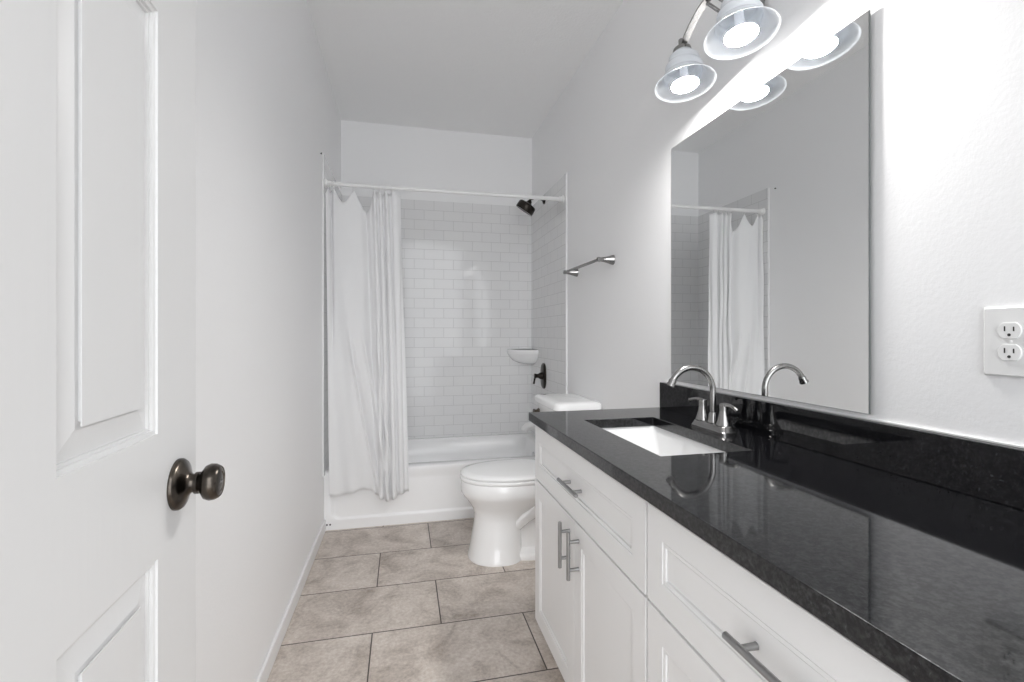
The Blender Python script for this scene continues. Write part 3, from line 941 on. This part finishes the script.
# ------------------------------------------------------------------ toilet (front towards -X)
TY = 2.51
toi = thing('toilet', 'white two piece toilet between the vanity and the bathtub', 'toilet', (0.70, TY, 0))
def egg(lb, lf, w, z, n=40, sq=2.3):
    """outline seen from above; lb/lf = distance of the back and front from the wall"""
    mid = lb + (lf - lb) * 0.42
    P = []
    for k in range(n):
        a = 2 * PI * k / n
        c, s = math.cos(a), math.sin(a)
        e_ = 2 / sq
        cc = math.copysign(abs(c) ** e_, c); ss = math.copysign(abs(s) ** e_, s)
        l = mid + (lf - mid) * cc if c > 0 else mid + (mid - lb) * cc
        P.append(Vector((XR - l, TY + w * ss, z)))
    return P
bowl = MB()
# pedestal and bowl in one run: foot, waist, flare, rim band
bowl.loft([egg(0.43, 0.722, 0.150, 0.0), egg(0.43, 0.722, 0.150, 0.012), egg(0.435, 0.715, 0.142, 0.03), egg(0.435, 0.705, 0.132, 0.09), egg(0.435, 0.695, 0.122, 0.15),
           egg(0.43, 0.688, 0.114, 0.205), egg(0.39, 0.690, 0.118, 0.24), egg(0.34, 0.706, 0.138, 0.275), egg(0.29, 0.730, 0.164, 0.31), egg(0.268, 0.750, 0.182, 0.335),
           egg(0.257, 0.758, 0.189, 0.348), egg(0.255, 0.760, 0.191, 0.362), egg(0.255, 0.760, 0.191, 0.406), egg(0.26, 0.755, 0.186, 0.414)])
# trapway and foot behind the pedestal
bowl.loft([egg(0.13, 0.56, 0.128, 0.0), egg(0.13, 0.56, 0.128, 0.022), egg(0.14, 0.56, 0.118, 0.034), egg(0.15, 0.55, 0.075, 0.05), egg(0.16, 0.55, 0.062, 0.20), egg(0.15, 0.50, 0.085, 0.30), egg(0.10, 0.45, 0.12, 0.37), egg(0.05, 0.42, 0.15, 0.395), egg(0.05, 0.42, 0.155, 0.414)])
for s in (-1, 1):
    yy = TY + s * 0.056
    bowl.tube([(XR - 0.58, yy, 0.10), (XR - 0.50, yy + s * 0.004, 0.165), (XR - 0.43, yy + s * 0.010, 0.225), (XR - 0.36, yy + s * 0.014, 0.265), (XR - 0.27, yy + s * 0.012, 0.28), (XR - 0.20, yy + s * 0.006, 0.24), (XR - 0.18, yy, 0.15), (XR - 0.19, yy, 0.05)], [0.04, 0.044, 0.048, 0.05, 0.05, 0.05, 0.05, 0.05], 16)
obj('bowl', bowl, M['porcelain'], toi, smooth=50)
obj('bolt_cap', MB().lathe([(0.014, 0), (0.013, 0.012), (0.008, 0.018), (0.0005, 0.02)], (XR - 0.30, TY - 0.098, 0.028), (0, 0, 1), 16), M['seat'], toi, smooth=50)
st = MB().loft([egg(0.235, 0.762, 0.190, 0.4155, sq=2.2), egg(0.232, 0.765, 0.193, 0.420, sq=2.2), egg(0.232, 0.765, 0.193, 0.430, sq=2.2), egg(0.235, 0.762, 0.190, 0.434, sq=2.2)])
obj('seat', st, M['seat'], toi, smooth=60)
ld = MB().loft([egg(0.237, 0.756, 0.186, 0.4365, sq=2.2), egg(0.232, 0.762, 0.191, 0.440, sq=2.2), egg(0.232, 0.762, 0.191, 0.448, sq=2.2), egg(0.238, 0.756, 0.185, 0.455, sq=2.2), egg(0.27, 0.72, 0.155, 0.460, sq=2.2), egg(0.36, 0.62, 0.08, 0.463, sq=2.2), egg(0.44, 0.52, 0.02, 0.464, sq=2.2)])
for s in (-1, 1):
    ld.box(XR - 0.262, XR - 0.222, TY + s * 0.07 - 0.018, TY + s * 0.07 + 0.018, 0.4155, 0.452)
obj('seat_lid', ld, M['seat'], toi, smooth=60)
def tk(l0, l1, w, z, r=0.04):
    return rrect(XR - l1, XR - l0, TTY - w, TTY + w, r, z)
TTY = TY + 0.085
tank = MB().loft([tk(0.035, 0.20, 0.165, 0.4145, 0.05), tk(0.025, 0.215, 0.18, 0.43, 0.05), tk(0.02, 0.235, 0.195, 0.52), tk(0.018, 0.262, 0.205, 0.75), tk(0.018, 0.262, 0.205, 0.772)])
obj('tank', tank, M['porcelain'], toi, smooth=50)
tl = MB().loft([tk(0.008, 0.272, 0.216, 0.7725, 0.04), tk(0.004, 0.279, 0.223, 0.778, 0.04), tk(0.004, 0.279, 0.223, 0.800, 0.04), tk(0.008, 0.274, 0.218, 0.809, 0.038), tk(0.02, 0.26, 0.203, 0.815, 0.035), tk(0.05, 0.225, 0.16, 0.817, 0.03)])
obj('tank_lid', tl, M['porcelain'], toi, smooth=50)
fl = MB().lathe([(0.016, 0), (0.015, 0.008), (0.009, 0.012), (0.008, 0.03)], (XR - 0.260, TTY + 0.15, 0.722), (-1, 0, 0), 18)
fl.tube([(XR - 0.290, TTY + 0.158, 0.726), (XR - 0.299, TTY + 0.13, 0.721), (XR - 0.311, TTY + 0.09, 0.708), (XR - 0.318, TTY + 0.07, 0.698)], [0.008, 0.0075, 0.008, 0.005], 12)
obj('flush_lever', fl, M['bronze'], toi, smooth=50)
